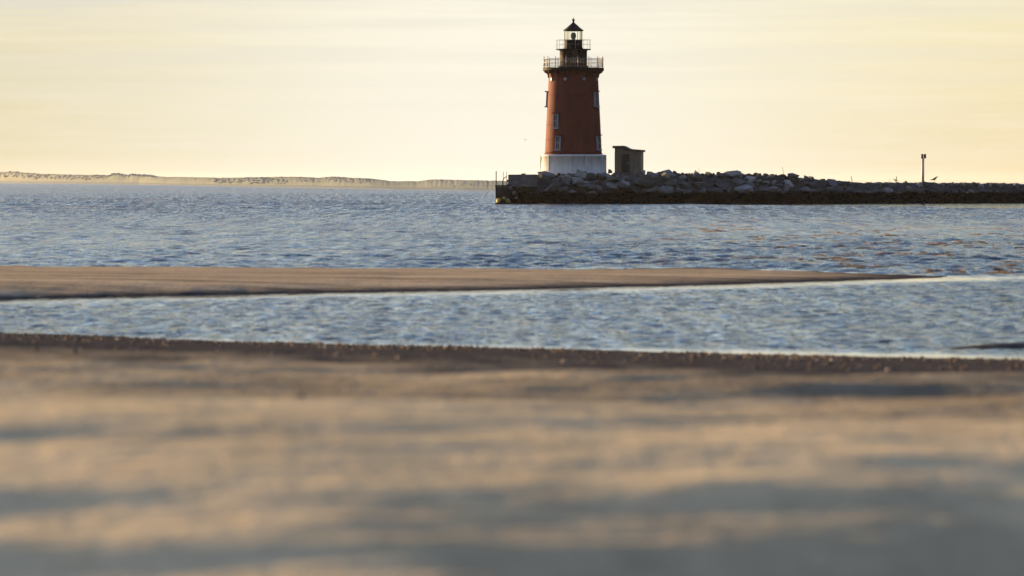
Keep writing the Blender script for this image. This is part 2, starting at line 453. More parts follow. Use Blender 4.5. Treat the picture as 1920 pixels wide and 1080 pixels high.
# shingle along the wrack line: far too many to count
def icosa():
    bm = bmesh.new(); bmesh.ops.create_icosphere(bm, subdivisions=1, radius=1)
    v = np.array([q.co[:] for q in bm.verts]); f = np.array([[q.index for q in p.verts] for p in bm.faces]); bm.free()
    return v, f
ICO_V, ICO_F = icosa()
def scatter_pebbles():
    r = np.random.RandomState(5)
    vs, fs, n = [], [], 0
    cnt = 6500
    X = r.uniform(-11, 11, cnt); t = np.where(r.rand(cnt) < 0.72, r.gamma(2.0, 3.6, cnt), r.uniform(0.3, 26, cnt))
    Y = pool_near(X) - 0.9 - t
    keep = 1.5 * fbm(X * 0.6, Y * 0.3, 71, 3) + 0.35 * sstep(-4, 3, X) + r.uniform(-.4, .4, cnt) > 0.08
    X, Y = X[keep], Y[keep]
    Z = beach_z(X, Y)
    for x, y, z in zip(X, Y, Z):
        s = 0.007 + 0.022 * r.rand() ** 2.4
        q = ICO_V * (1 + r.uniform(-.2, .2, (len(ICO_V), 1))) * np.array([s * r.uniform(.8, 1.5), s * r.uniform(.8, 1.4), s * r.uniform(.5, .8)])
        a = r.uniform(0, 6.28); q = np.stack([q[:, 0] * math.cos(a) - q[:, 1] * math.sin(a), q[:, 0] * math.sin(a) + q[:, 1] * math.cos(a), q[:, 2]], -1)
        vs.append(q + np.array([x, y, z + s * 0.2])); fs.append(ICO_F + n); n += len(ICO_V)
    o = mesh_obj('shingle', np.concatenate(vs), np.concatenate(fs), M['pebble'])
    tag(o, 'brown and orange shells and pebbles strewn along the wet edge of the pool', 'shingle', None, 'stuff')
scatter_pebbles()

# ------------------------------------------------------------------ far shore
def build_land():
    wl = [(-400, 342.6), (0, 343.6), (260, 346.6), (490, 351), (690, 354.6), (870, 357.5), (1000, 359), (1400, 362)]
    tp = [(-400, 318), (-100, 321), (0, 322), (30, 322), (70, 325.5), (130, 327.5), (203, 328), (213, 325.5), (222, 325), (232, 327.5), (243, 327.5), (250, 325.8), (262, 327.5), (285, 328.5), (300, 331), (400, 333), (420, 333.5), (445, 332.5),
          (500, 331.8), (570, 331.6), (600, 333.5), (622, 331), (692, 334.5), (734, 339.5), (781, 340), (809, 336.3), (851, 337), (922, 338.5), (1100, 342), (1250, 348), (1400, 361)]
    px = np.arange(-400, 1401, 1.5)
    yw = np.interp(px, *np.array(wl).T); yt = np.interp(px, *np.array(tp).T)
    yt = yt + 0.7 * fbm(px * 0.11, px * 0 + 3, 15, 4, 0.6) + 0.35 * fbm(px * 0.5, px * 0 + 9, 16, 2)
    dist = CAM_Z * FPX / (yw - HOR)
    rows, sh = [], []
    tb = 0.2
    prof = [(-0.002, -0.3, 1), (0.0, 0.0, 1), (0.012, 0.19, 1), (0.016, 0.24, 0), (0.028, 0.42, 0), (0.045, 0.62, 0), (0.065, 0.82, 0), (0.09, 1.0, 0), (0.13, 0.92, 0), (0.17, 0.5, 0), (0.21, -0.05, 0)]
    for k, (dd, hf, s) in enumerate(prof):
        Yk = dist * (1 + dd)
        top = CAM_Z - (yt - HOR) * dist * 1.09 / FPX
        zk = top * hf
        if 2 < k < 9 and k != 7: zk = zk * (1 + 0.05 * fbm(px * 0.2, px * 0 + 7 * k, 18 + k, 3))
        if hf < 0: zk = -0.4 + 0 * zk
        rows.append(np.stack([(px - 960) / FPX * Yk, Yk, zk], -1)); sh.append(np.full(len(px), float(s)))
    V = np.stack(rows)
    o = mesh_obj('dune_land', V.reshape(-1, 3), grid_faces(V.shape[0], V.shape[1]), M['land'])
    at = o.data.attributes.new('shore', 'FLOAT', 'POINT'); at.data.foreach_set('value', np.concatenate(sh).astype(np.float32))
    tag(o, 'low hazy dunes of the far shore on the left horizon', None, None, 'structure')
    # far-off wood
    r = np.random.RandomState(9); vs, fs, n = [], [], 0
    for (x0, x1, f0, f1, cnt, s0) in ((204, 292, 0.8, 0.98, 200, 1.0), (400, 540, 0.3, 0.9, 240, 0.9), (800, 935, 0.3, 0.9, 160, 0.5), (-60, 200, 0.45, 0.95, 220, 1.2), (560, 700, 0.5, 0.95, 160, 0.7)):
        for _ in range(cnt):
            p = r.uniform(x0, x1)
            dd = np.interp(p, px, dist); top = CAM_Z - (np.interp(p, px, yt) - HOR) * dd * 1.09 / FPX
            f = r.uniform(f0, f1)
            off = np.interp(f, [0.24, 0.42, 0.62, 0.82, 1.0], [0.016, 0.028, 0.045, 0.065, 0.09])
            Yk = dd * (1 + off); s = s0 * dd / 2500 * r.uniform(.25, .7)
            q = ICO_V * (1 + r.uniform(-.4, .4, (len(ICO_V), 1))) * np.array([s * 1.5, s * 1.2, s])
            vs.append(q + np.array([(p - 960) / FPX * Yk, Yk, top * f])); fs.append(ICO_F + n); n += len(ICO_V)
    o = mesh_obj('distant_wood', np.concatenate(vs), np.concatenate(fs), M['wood'], smooth=False)
    tag(o, 'hazy scrub and trees on the far shore left of the lighthouse', 'scrub', None, 'stuff')
build_land()

# ------------------------------------------------------------------ lighthouse
LY = 504.0
LX = wx(1075, LY)
PXM = FPX / LY
def lz(py): return wz(py, LY)
def build_lighthouse():
    root = empty('lighthouse', (LX, LY, 1.6))
    tag(root, 'dark red conical lighthouse with black lantern standing on a white base on the breakwater', 'lighthouse')
    def Zr(py): return lz(py) - 1.6
    def rr(px): return px / PXM
    # base caisson
    bm = bmesh.new()
    z0, z1 = Zr(328), Zr(290)
    add_lathe(bm, [(rr(66), 0.0), (rr(63.5), z0 - .2), (rr(61.0), z0 + 0.7), (rr(60), z1 - 0.28), (rr(61.2), z1 - 0.25), (rr(61.2), z1 - 0.06), (rr(60.4), z1), (rr(50), z1 + 0.004)], 96)
    base = obj('base', bm, M['white_base'], root, True)
    for k in range(10):
        bm = bmesh.new()
        a = 2 * math.pi * k / 10 + R(-103)
        c, s = math.cos(a), math.sin(a)
        add_box(bm, ((rr(60.4) + .05) * c, (rr(60.4) + .05) * s, (z0 + z1) / 2 - .15), (0.12, 0.10, z1 - z0 + 0.2), Matrix.Rotation(a, 4, 'Z'))
        obj('seam', bm, M['white_base'], base)
    # red tower
    zt = Zr(134)
    bm = bmesh.new()
    n = 22; prof = []
    for i in range(n + 1):
        f = i / n; py = 289.5 + (150 - 289.5) * f
        prof.append((rr(53.5 + (46.6 - 53.5) * f), Zr(py)))
    prof += [(rr(46.4), Zr(144)), (rr(47.2), Zr(140)), (rr(49.0), Zr(136)), (rr(50.0), zt), (rr(20), zt + 0.002)]
    add_lathe(bm, prof, 96)
    tower = obj('tower', bm, M['red'], root, True)
    bm = bmesh.new()
    for py in (262, 234, 206, 178):
        f = (289.5 - py) / 139.5
        add_ring(bm, rr(53.5 - 6.9 * f), Zr(py), 0.035, 96, 6)
    add_ring(bm, rr(53.9), Zr(288.5), 0.07, 96, 6)
    obj('band', bm, M['red'], tower, True)
    # gallery deck, brackets
    zd0, zd1 = zt + 0.006, Zr(127.5)
    bm = bmesh.new(); add_lathe(bm, [(rr(30), zd0), (rr(55.5), zd0), (rr(57.3), zd0 + .1), (rr(57.3), zd1), (rr(20), zd1)], 96)
    deck = obj('gallery_deck', bm, M['black'], root)
    for k in range(16):
        a = 2 * math.pi * (k + .35) / 16
        bm = bmesh.new()
        ri, ro = rr(46.0), rr(55)
        pts = [(ri, Zr(146)), (ri + 0.12, Zr(146)), (rr(49.5), Zr(139)), (ro, zd0 - 0.12), (ro, zd0 - 0.004), (ri, zd0 - 0.004)]
        add_prism(bm, pts, -0.07, 0.07)
        bmesh.ops.rotate(bm, verts=bm.verts, cent=(0, 0, 0), matrix=Matrix.Rotation(a, 3, 'Z'))
        obj('bracket', bm, M['red'], deck)
    # lower railing
    rg = rr(56.0)
    bm = bmesh.new()
    ztop = Zr(110.5)
    for z, r in ((ztop, 0.028), (zd1 + 0.12, 0.025), ((ztop * .55 + zd1 * .45), 0.018)): add_ring(bm, rg, z, r, 72)
    for k in range(112):
        a = 2 * math.pi * k / 112
        add_bar(bm, (rg * math.cos(a), rg * math.sin(a), zd1 + 0.1), (rg * math.cos(a), rg * math.sin(a), ztop), 0.012, 5)
    rl = obj('railing', bm, M['rail'], root, True)
    for k in range(16):
        a = 2 * math.pi * (k + .35) / 16
        bm = bmesh.new()
        add_bar(bm, (rg * math.cos(a), rg * math.sin(a), zd1), (rg * math.cos(a), rg * math.sin(a), ztop + 0.12), 0.034, 8)
        bmesh.ops.create_uvsphere(bm, u_segments=8, v_segments=6, radius=0.05, matrix=Matrix.Translation((rg * math.cos(a), rg * math.sin(a), ztop + 0.2)))
        obj('post', bm, M['rail'], rl, True)
    # watch room
    zw1 = Zr(94)
    bm = bmesh.new(); add_lathe(bm, [(rr(28), zd1 + .002), (rr(28), zd1 + 0.25), (rr(25.6), zd1 + .3), (rr(25.6), zw1 - .1), (rr(27), zw1)], 48)
    wr = obj('watch_room', bm, M['black'], root, True)
    bm = bmesh.new(); a = R(-84); add_box(bm, (rr(25.8) * math.cos(a), rr(25.8) * math.sin(a), zd1 + 1.12), (0.08, 0.7, 1.6), Matrix.Rotation(a, 4, 'Z'), 0.02)
    dd = obj('door', bm, M['dark_glass'], wr)
    # upper gallery
    zu = Zr(92.0)
    bm = bmesh.new(); add_lathe(bm, [(rr(20), zw1 + .003), (rr(31), zw1 + .003), (rr(33), zw1 + .05), (rr(33), zu), (rr(10), zu)], 48)
    ug = obj('upper_gallery', bm, M['black'], root)
    bm = bmesh.new(); ru = rr(32.3); zut = Zr(75)
    for z, r in ((zut, 0.017), ((zut + zu) / 2, 0.014)): add_ring(bm, ru, z, r, 48)
    ur = obj('upper_railing', bm, M['rail'], root, True)
    for k in range(12):
        a = 2 * math.pi * (k + .2) / 12; bm = bmesh.new()
        add_bar(bm, (ru * math.cos(a), ru * math.sin(a), zu), (ru * math.cos(a), ru * math.sin(a), zut + .05), 0.019, 6)
        obj('post', bm, M['rail'], ur, True)
    # lantern
    zp1 = Zr(75)
    bm = bmesh.new(); add_lathe(bm, [(rr(18.2), zu + .002), (rr(18.2), zu + .15), (rr(17.2), zu + .2), (rr(17.2), zp1 - .08), (rr(17.9), zp1 - .06), (rr(17.9), zp1)], 10, R(9))
    obj('lantern_wall', bm, M['black'], root)
    zg1 = Zr(58.5)
    rgz = rr(16.6)
    lan = empty('lantern_room', (0, 0, 0)); lan.parent = root
    for k in range(10):
        bm = bmesh.new()
        a = 2 * math.pi * k / 10 + R(9)
        add_bar(bm, (rgz * math.cos(a), rgz * math.sin(a), zp1 + .002), (rgz * math.cos(a), rgz * math.sin(a), zg1), 0.03, 6)
        obj('mullion', bm, M['rail'], lan)
    bm = bmesh.new()
    ang = [2 * math.pi * k / 10 + R(9) for k in range(10)]
    vs = [[bm.verts.new((rgz * .985 * math.cos(a), rgz * .985 * math.sin(a), z)) for a in ang] for z in (zp1 + .003, zg1 - .003)]
    for i in range(10): bm.faces.new((vs[0][i], vs[0][(i + 1) % 10], vs[1][(i + 1) % 10], vs[1][i]))
    obj('glass', bm, M['glass'], lan)
    bm = bmesh.new()
    zb = zp1
    add_lathe(bm, [(0, zb), (0.14, zb), (0.12, zb + .12), (0.22, zb + .16), (0.29, zb + .35), (0.30, zb + .5), (0.27, zb + .68), (0.16, zb + .8), (0, zb + .83)], 24)
    obj('lens', bm, M['optic'], lan, True)
    # roof
    bm = bmesh.new()
    add_lathe(bm, [(rr(17), zg1 + .002), (rr(19.3), zg1 + .03), (rr(19.3), zg1 + .12), (rr(14), Zr(53)), (rr(8), Zr(47.5)), (rr(2.6), Zr(43)), (rr(1.7), Zr(41.5))], 10, R(9))
    rf = obj('roof', bm, M['black'], root)
    bm = bmesh.new()
    add_lathe(bm, [(rr(1.7), Zr(41.6)), (rr(1.6), Zr(39.5)), (rr(2.6), Zr(38)), (rr(2.6), Zr(36.6)), (rr(1.2), Zr(35.6)), (rr(.7), Zr(35)), (rr(.6), Zr(33.2)), (0, Zr(33))], 16)
    obj('finial', bm, M['black'], rf, True)
    # windows: angle from the camera side, rows of the photo
    def window(th, y0, y1):
        py = (y0 + y1) / 2; f = (289.5 - py) / 139.5
        rad = rr(53.5 - 6.9 * f); za, zb_ = Zr(y1), Zr(y0)
        a = R(-90) + th
        tilt = math.atan(rr(6.9) / (139.5 / PXM))
        mw = Matrix.Rotation(a, 4, 'Z') @ Matrix.Translation((rad, 0, (za + zb_) / 2)) @ Matrix.Rotation(-tilt, 4, 'Y')
        h = zb_ - za; w = 0.58
        def put(name, bmx, mat, par):
            bmesh.ops.transform(bmx, matrix=mw, verts=bmx.verts); return obj(name, bmx, mat, par)
        b = bmesh.new()
        for s in (-1, 1): add_box(b, (0.06, s * w / 2, 0), (0.20, 0.085, h))
        add_box(b, (0.05, 0, h / 2 + 0.02), (0.20, w - .12, 0.10)); add_box(b, (0.05, 0, 0.0), (0.14, w - .12, 0.07))
        add_box(b, (0.04, 0, 0), (0.10, 0.05, h - .12))
        win = put('window', b, M['white_trim'], root)
        b = bmesh.new(); add_box(b, (0.015, 0, 0), (0.08, w - .10, h - .06)); put('pane', b, M['dark_glass'], win)
        b = bmesh.new(); add_box(b, (0.12, 0, -h / 2 - 0.07), (0.36, w + .2, 0.13)); put('sill', b, M['white_trim'], win)
        b = bmesh.new(); add_box(b, (0.15, 0, h / 2 + 0.13), (0.42, w + .26, 0.11)); put('hood', b, M['red'], win)
    window(R(-40), 215, 240); window(R(-33), 256, 280); window(R(58), 174, 199); window(R(60), 256, 280); window(R(-91), 174, 199); window(R(150), 215, 240)
    # round portholes below the gallery
    for th in (-19.5, 24.5, -62, 68, 112, 156, 200, 244):
        a = R(-90 + th); rad = rr(46.5); z = Zr(149)
        b = bmesh.new()
        add_bar(b, (rad - .08, 0, 0), (rad + .09, 0, 0), 0.18, 16)
        bmesh.ops.transform(b, matrix=Matrix.Rotation(a, 4, 'Z') @ Matrix.Translation((0, 0, z)), verts=b.verts)
        obj('porthole', b, M['white_trim'], root)
build_lighthouse()

# ------------------------------------------------------------------ hut beside the lighthouse
def build_hut():
    Y0 = 505.0; s = Y0 / FPX
    cx = wx(1176.5, Y0); zb = wz(325, Y0) - 0.5
    root = empty('hut', (cx, Y0, zb), R(-7))
    tag(root, 'small square olive grey concrete hut with stepped flat roof right of the lighthouse', 'hut')
    def P(px, py): return ((px - 1176.5) * s, wz(py, Y0) - zb)
    x0, x1 = P(1152.5, 0)[0], P(1202, 0)[0]
    bm = bmesh.new()
    wall = [(x0, 0), (x1, 0), (x1, P(0, 284)[1]), (P(1178, 0)[0], P(0, 282)[1]), (P(1167, 0)[0], P(0, 277.5)[1]), (x0, P(0, 277.5)[1])]
    add_prism(bm, wall, 0, 2.9); w = obj('wall', bm, M['concrete'], root)
    bm = bmesh.new()
    pts = [P(1148.5, 278), P(1167, 278), P(1178.5, 282.8), P(1205, 285), P(1205.5, 281.2), P(1180, 279.2), P(1168, 273.2), P(1148.5, 273.6)]
    pts = [(a, b + 0.004) for a, b in pts]
    add_prism(bm, pts, -0.22, 3.1); obj('roof', bm, M['roof_conc'], root)
    for xx in (x0 + .10, x1 - .10):
        bm = bmesh.new(); add_box(bm, (xx, -0.03, P(0, 305)[1] / 1), (0.22, 0.1, 2.3)); obj('pilaster', bm, M['concrete'], w)
    bm = bmesh.new()
    dx0, dx1 = P(1166, 0)[0], P(1180, 0)[0]; dz0, dz1 = P(0, 323)[1], P(0, 290)[1]
    for xx in (dx0, dx1): add_box(bm, (xx, -0.03, (dz0 + dz1) / 2), (0.09, 0.12, dz1 - dz0 + .1))
    add_box(bm, ((dx0 + dx1) / 2, -0.03, dz1 + .005), (dx1 - dx0 - .095, 0.12, 0.09))
    fr = obj('door_frame', bm, M['roof_conc'], root)
    bm = bmesh.new(); add_box(bm, ((dx0 + dx1) / 2, -0.012, (dz0 + dz1) / 2 - .03), (dx1 - dx0 - .1, 0.05, dz1 - dz0 - .04))
    dr = obj('door', bm, M['door'], root)
    bm = bmesh.new(); add_bar(bm, (dx1 - .16, -0.08, (dz0 + dz1) / 2 - .1), (dx1 - .16, -0.08, (dz0 + dz1) / 2 + .1), 0.025, 8); obj('handle', bm, M['pale_post'], dr)
build_hut()

# ------------------------------------------------------------------ breakwater: core rubble and individual boulders
def crest_z(X):                                 # height of the mound's top
    return np.interp(X, [-2.0, 0.5, 4, 10, 16, 22, 30, 36, 40, 60, 90], [1.5, 3.0, 3.15, 3.2, 3.3, 3.35, 3.15, 2.65, 2.4, 2.28, 2.1])
def mound(X, t):                                # t: metres behind the front water line
    c = crest_z(X)
    return np.where(t < 9.5, c * np.clip(t / (c * 1.25 + 0.2), -0.6, 1) ** 1, np.maximum(c - (t - 9.5) * 0.7, -0.6)) - 0.15
def rock_mesh(seed, block=False):
    r = random.Random(seed); bm = bmesh.new()
    for _ in range(13 if not block else 8):
        while True:
            p = Vector((r.uniform(-1, 1), r.uniform(-1, 1), r.uniform(-1, 1)))
            q = (abs(p.x) ** 3.5 + abs(p.y) ** 3.5 + abs(p.z) ** 3.5)
            if 0.55 < q < 1.0: break
        bm.verts.new(p)
    if block:
        for x in (-1, 1):
            for y in (-1, 1):
                for z in (-1, 1): bm.verts.new((x * r.uniform(.92, 1), y * r.uniform(.9, 1), z * r.uniform(.9, 1)))
    h = bmesh.ops.convex_hull(bm, input=bm.verts[:])
    bmesh.ops.delete(bm, geom=[v for v in bm.verts if not v.link_faces], context='VERTS')
    bmesh.ops.dissolve_limit(bm, angle_limit=R(12), verts=bm.verts[:], edges=bm.edges[:])
    bmesh.ops.bevel(bm, geom=bm.edges[:], offset=0.035, segments=1, affect='EDGES', profile=0.6, clamp_overlap=True)
    bmesh.ops.recalc_face_normals(bm, faces=bm.faces[:])
    me = bpy.data.meshes.new('boulder'); bm.to_mesh(me); bm.free()
    me.materials.append(M['rock'])
    return me
ROCKS = [rock_mesh(100 + k) for k in range(22)]
BLOCKS = [rock_mesh(300 + k, True) for k in range(4)]

def build_core():
    X1 = np.linspace(-1.4, 95, 420); t1 = np.linspace(-0.9, 16, 60)
    X, T = np.meshgrid(X1, t1)
    Y = bw_front(X) + T
    Z = mound(X, T) + 0.28 * fbm(X * 1.1, T * 1.3, 201, 3, 0.6)
    Z = Z - 1.5 * (1 - sstep(-1.4, -0.2, X)) 
    o = mesh_obj('rubble', np.stack([X, Y, Z], -1).reshape(-1, 3), grid_faces(*X.shape), M['rock'], smooth=False)
    r = np.random.RandomState(44); vs, fs, n = [], [], 0
    tri = []
    for me in ROCKS[:10]:
        me.calc_loop_triangles()
        tri.append((np.array([v.co[:] for v in me.vertices]), np.array([t.vertices[:] for t in me.loop_triangles])))
    for _ in range(1500):
        x = r.uniform(-0.6, 70); c = float(crest_z(x)); t = r.uniform(0.2, c * 1.25 + (1.6 if x < 30 else 0.3))
        s_ = 0.13 + 0.28 * r.rand() ** 2
        v, f = tri[r.randint(len(tri))]
        rot = np.array(Matrix.Rotation(r.uniform(0, 6.28), 3, 'Z') @ Matrix.Rotation(r.uniform(-.6, .6), 3, 'X'))
        q = (v * np.array([s_, s_ * .8, s_ * .65])) @ rot.T + np.array([x, float(bw_front(x)) + t, float(mound(np.array(x), np.array(t))) + 0.10 + r.uniform(-.08, .14) - (0.12 if x > 34 else 0)])
        vs.append(q); fs.append(f + n); n += len(v)
    V0 = np.stack([X, Y, Z], -1).reshape(-1, 3); q4 = grid_faces(*X.shape)
    f3 = np.concatenate([q4[:, [0, 1, 2]], q4[:, [0, 2, 3]]])
    bpy.data.objects.remove(o)
    o = mesh_obj('rubble', np.concatenate([V0] + vs), np.concatenate([f3] + [g + len(V0) for g in fs]), M['rock'], smooth=False)
    tag(o, 'dark rubble packed between the boulders of the breakwater', 'rubble', None, 'stuff')
build_core()

def boulder(X, Y, Z, s, rot, label, group=None, mesh=None, mat=None):
    me = mesh or rng.choice(ROCKS)
    o = bpy.data.objects.new('boulder', me); link(o)
    o.location = (X, Y, Z); o.scale = s; o.rotation_euler = rot
    tag(o, label, 'boulder', group)
    return o

def at_px(px, py, Y, dx=0): return wx(px, Y), Y, wz(py, Y)

def place_boulders():
    LHX0, LHX1 = 0.5, 10.8
    def zone(X, Z, crest):
        if Z < 1.15:
            if X < LHX1: return 'dark wet boulder at the waterline below the lighthouse', 'wet boulders below the lighthouse'
            if X < 17: return 'dark wet boulder at the waterline below the concrete hut', 'wet boulders below the hut'
            if X < 36: return 'dark wet boulder at the waterline between hut and leaning sticks', 'wet boulders at the middle of the breakwater'
            return 'dark boulder at the waterline of the low right stretch of breakwater', 'wet boulders at the low right end'
        if X < LHX1: return 'grey angular boulder heaped in front of the white lighthouse base', 'boulders in front of the lighthouse'
        if X < 17: return 'grey boulder on the dry slope in front of the concrete hut', 'boulders in front of the hut'
        if X < 36:
            if crest: return 'brownish boulder on the breakwater crest right of the hut', 'crest boulders right of the hut'
            return 'grey boulder on the dry slope right of the concrete hut', 'slope boulders right of the hut'
        if crest: return 'small boulder on the low crest near the pale light post', 'crest boulders by the light post'
        return 'small grey boulder on the low right slope of the breakwater', 'slope boulders at the low right end'
    # rows of boulders up the face
    X = -0.6
    placed = 0
    rows = [(-0.05, 1.0), (1.0, 1.0), (2.05, 1.0), (3.1, 1.0), (4.1, 0.9)]
    for ri, (t0, sc_) in enumerate(rows):
        X = -0.4 + 0.6 * rng.random() + (0.5 if ri > 1 else 0)
        while X < 66:
            big = 1.0 if X < 24 else np.interp(X, [24, 38, 66], [0.9, 0.66, 0.66])
            c = float(crest_z(X))
            tmax = c * 1.25 + 0.6
            nrow = 4 if c > 2.6 else 3
            w = (0.4 + 0.95 * rng.random() ** 1.3) * big
            if ri >= nrow + 0 and X > 34: X += 3; continue
            t = t0 * (tmax / 4.1 if c < 2.6 else 1.0) + rng.uniform(-.25, .25)
            z = float(mound(np.array(X), np.array(t))) + rng.uniform(-.12, .16)
            crest = t > tmax - 1.0
            Yf = float(bw_front(X)) + t
            s = (w, w * rng.uniform(.6, .95), w * rng.uniform(.42, .68))
            if crest: z += rng.uniform(-.18, .2)
            lab, grp = zone(X, z, crest)
            skip = (X < 0.9 and ri > 1) or (wx(953, 495) - .2 < X < wx(1012, 495) and ri >= 3)
            if not skip:
                boulder(X + w * .5, Yf, z, s, (rng.uniform(-.45, .45), rng.uniform(-.35, .35), rng.uniform(0, 6.28)), lab, grp); placed += 1
            X += w * rng.uniform(1.3, 1.8)
    # crest silhouettes taken from the photo (px, py of the top, half width px)
    for px, py, hw in ((1245, 320, 12), (1228, 325, 10), (1275, 326, 14), (1305, 326, 13), (1335, 325, 13), (1362, 323.5, 11), (1386, 322, 5), (1400, 326, 12), (1420, 328, 11), (1445, 327.5, 7), (1460, 328.5, 8), (1484, 333, 9), (1510, 337, 12), (1543, 335.5, 8), (1562, 338.5, 8), (1590, 343, 9), (1618, 344, 8), (1645, 343.5, 8), (1660, 342, 6), (1698, 341.5, 9), (1722, 343, 9), (1765, 343.5, 8), (1786, 341.5, 4), (1812, 342.5, 9), (1838, 344, 8), (1858, 342, 4), (1880, 342.5, 10), (1905, 343, 7), (1930, 342, 9), (1960, 344, 9)):
        X = wx(px, 512); t = float(crest_z(X)) * 1.25 + 1.0
        Y = float(bw_front(X)) + t; X = wx(px, Y); s = hw * Y / FPX
        h = max(0.35, s * 0.75); z = wz(py, Y) - h * 0.86
        lab, grp = zone(X, 2, True)
        boulder(X, Y, z, (s * 1.08, s, h), (rng.uniform(-.2, .2), rng.uniform(-.25, .25), rng.uniform(-.5, .5)), lab, grp)
    # distinctive ones
    Y = 495.6; x, y, z = at_px(981, 339, Y)
    o = boulder(x, Y + .3, z, (27 / PXM, 1.3, 12.3 / PXM), (0, R(0.5), R(-5)), 'long squared granite block at the left end beside the dark landing', None, BLOCKS[0])
    o.data = BLOCKS[0].copy(); o.data.materials.clear(); o.data.materials.append(M['block'])
    for px, py, hw, hh, rz, ry, lab in (
        (1089, 326, 11, 9, .3, .15, 'tall rounded boulder standing highest against the white lighthouse base'),
        (1107, 327, 8, 6, 1.1, -.2, 'dark boulder leaning right of the tallest boulder by the white base'),
        (1062, 337, 9, 10, .2, 0, 'upright brownish squared boulder left of the tallest boulder'),
        (1085, 341, 13, 9, .6, .1, 'wide boulder directly under the tallest boulder'),
        (1103, 351, 18, 6, .1, .05, 'long pale slab lying level below the lighthouse base'),
        (1035, 353, 20, 6, .1, -.25, 'long pale slab tilted up to the right left of centre below the lighthouse'),
        (1148, 352, 16, 8, .3, .35, 'pale slab sloping down to the right below the gap before the hut'),
        (1172, 351, 19, 8, .2, .45, 'large pale slab sloping down to the right under the hut'),
        (1020, 336, 11, 9, .5, .1, 'blocky grey boulder just right of the long squared granite block'),
        (986, 355, 13, 6, .3, .3, 'smooth blue grey boulder under the squared granite block'),
        (1208, 343, 22, 9, .2, .3, 'big sloping slab right below the hut'),
        (1150, 336, 16, 6, .1, .15, 'flat slab in the gap between lighthouse base and hut')):
        t = (wz(py, 497) - 0) * 1.1
        Y = float(bw_front(wx(px, 497))) + max(0.3, t - .5); x, y, z = at_px(px, py, Y)
        boulder(x, Y, z, (hw / PXM * 1.12, hw / PXM * .9, hh / PXM * 1.12), (rng.uniform(-.3, .1), ry, rz * .4), lab)
    # single cap stones near hut
    for px, py, lab in ((1144, 322, 'small brown stone at the left foot of the hut'), (1206, 323, 'small brown stone at the right foot of the hut')):
        Y = 503.2; x, y, z = at_px(px, py, Y); boulder(x, Y, z, (.28, .3, .3), (0, .2, .5), lab)
place_boulders()

# ------------------------------------------------------------------ timber landing at the left end
def build_landing():
    Y0 = 494.0
    x0, x1 = wx(929, Y0), wx(957, Y0); zt = wz(347, Y0)
    root = empty('landing', (x0, Y0, -0.4))
    tag(root, 'black timber landing with thin rail posts at the left tip of the breakwater', 'landing')
    W = x1 - x0; H = zt + .4; D = 2.2
    bm = bmesh.new(); add_box(bm, (W / 2, D / 2, H - .09), (W + .1, D + .1, .18)); obj('deck', bm, M['timber'], root)
    for x in (0.09, W * .5, W - .09):
        for y in (0.09, D - .09):
            bm = bmesh.new(); add_bar(bm, (x, y, -.6), (x, y, H - .184), 0.11, 10); obj('pile', bm, M['timber'], root, True)
    bm = bmesh.new()
    for z in np.arange(H - .33, 1.35, -.28): add_box(bm, (W / 2, -0.05, z), (W, 0.07, 0.27))
    obj('front_board', bm, M['timber'], root)
    bm = bmesh.new()
    for z in np.arange(0.2, H - .2, 0.28): add_box(bm, (W / 2, 0.45, z), (W - .06, 0.07, 0.276))
    obj('back_board', bm, M['timber'], root)
    bm = bmesh.new()
    add_bar(bm, (0.1, -.1, .3), (W * .5, -.1, 1.25), .075, 6); add_bar(bm, (W * .5, -.12, 1.25), (W - .1, -.12, .3), .075, 6)
    obj('brace', bm, M['timber'], root)
    for x, py in ((0.07, 321), (W * .52, 322), (W * .75, 322)):
        bm = bmesh.new(); add_bar(bm, (x, 0.3, H), (x, 0.3, wz(py, Y0) + .4), 0.055 if x < .1 else 0.03, 8); obj('post', bm, M['stick'], root)
    bm = bmesh.new()
    pts = [(W * .48, .25, H), (W * .48, .25, H + .45), (W * .58, .25, H + .75), (W * .75, .25, H + .95)]
    for a, b in zip(pts[:-1], pts[1:]): add_bar(bm, a, b, 0.045, 6)
    obj('handrail', bm, M['timber'], root)
    Yb = Y0 + .5  # these stones carry painted sunlight as their yellow
    for px, py, s, lab in ((934.5, 376, .28, 'stone with painted yellow sunlight at the left foot of the dark landing'), (952, 375, .33, 'stone with painted yellow sunlight at the right foot of the dark landing'), (945, 371, .2, 'small stone with painted yellow sunlight in the middle of the dark landing')):
        x, y, z = at_px(px, py, Yb - .75)
        o = boulder(x, y, z, (s, s, s * 1.15), (.2, .1, .4), lab); o.data = rng.choice(ROCKS).copy(); o.data.materials.clear(); o.data.materials.append(M['yellow'])
    for px, py, s in ((957, 352, .22), (969, 371, .2), (964, 362, .25)):
        x, y, z = at_px(px, py, Y0 - .1)
        o = boulder(x, y, z, (s, s, s), (.2, .1, .4), 'small pale stone by the right side of the dark landing', 'pale stones by the landing'); o.data = rng.choice(ROCKS).copy(); o.data.materials.clear(); o.data.materials.append(M['block'])
build_landing()

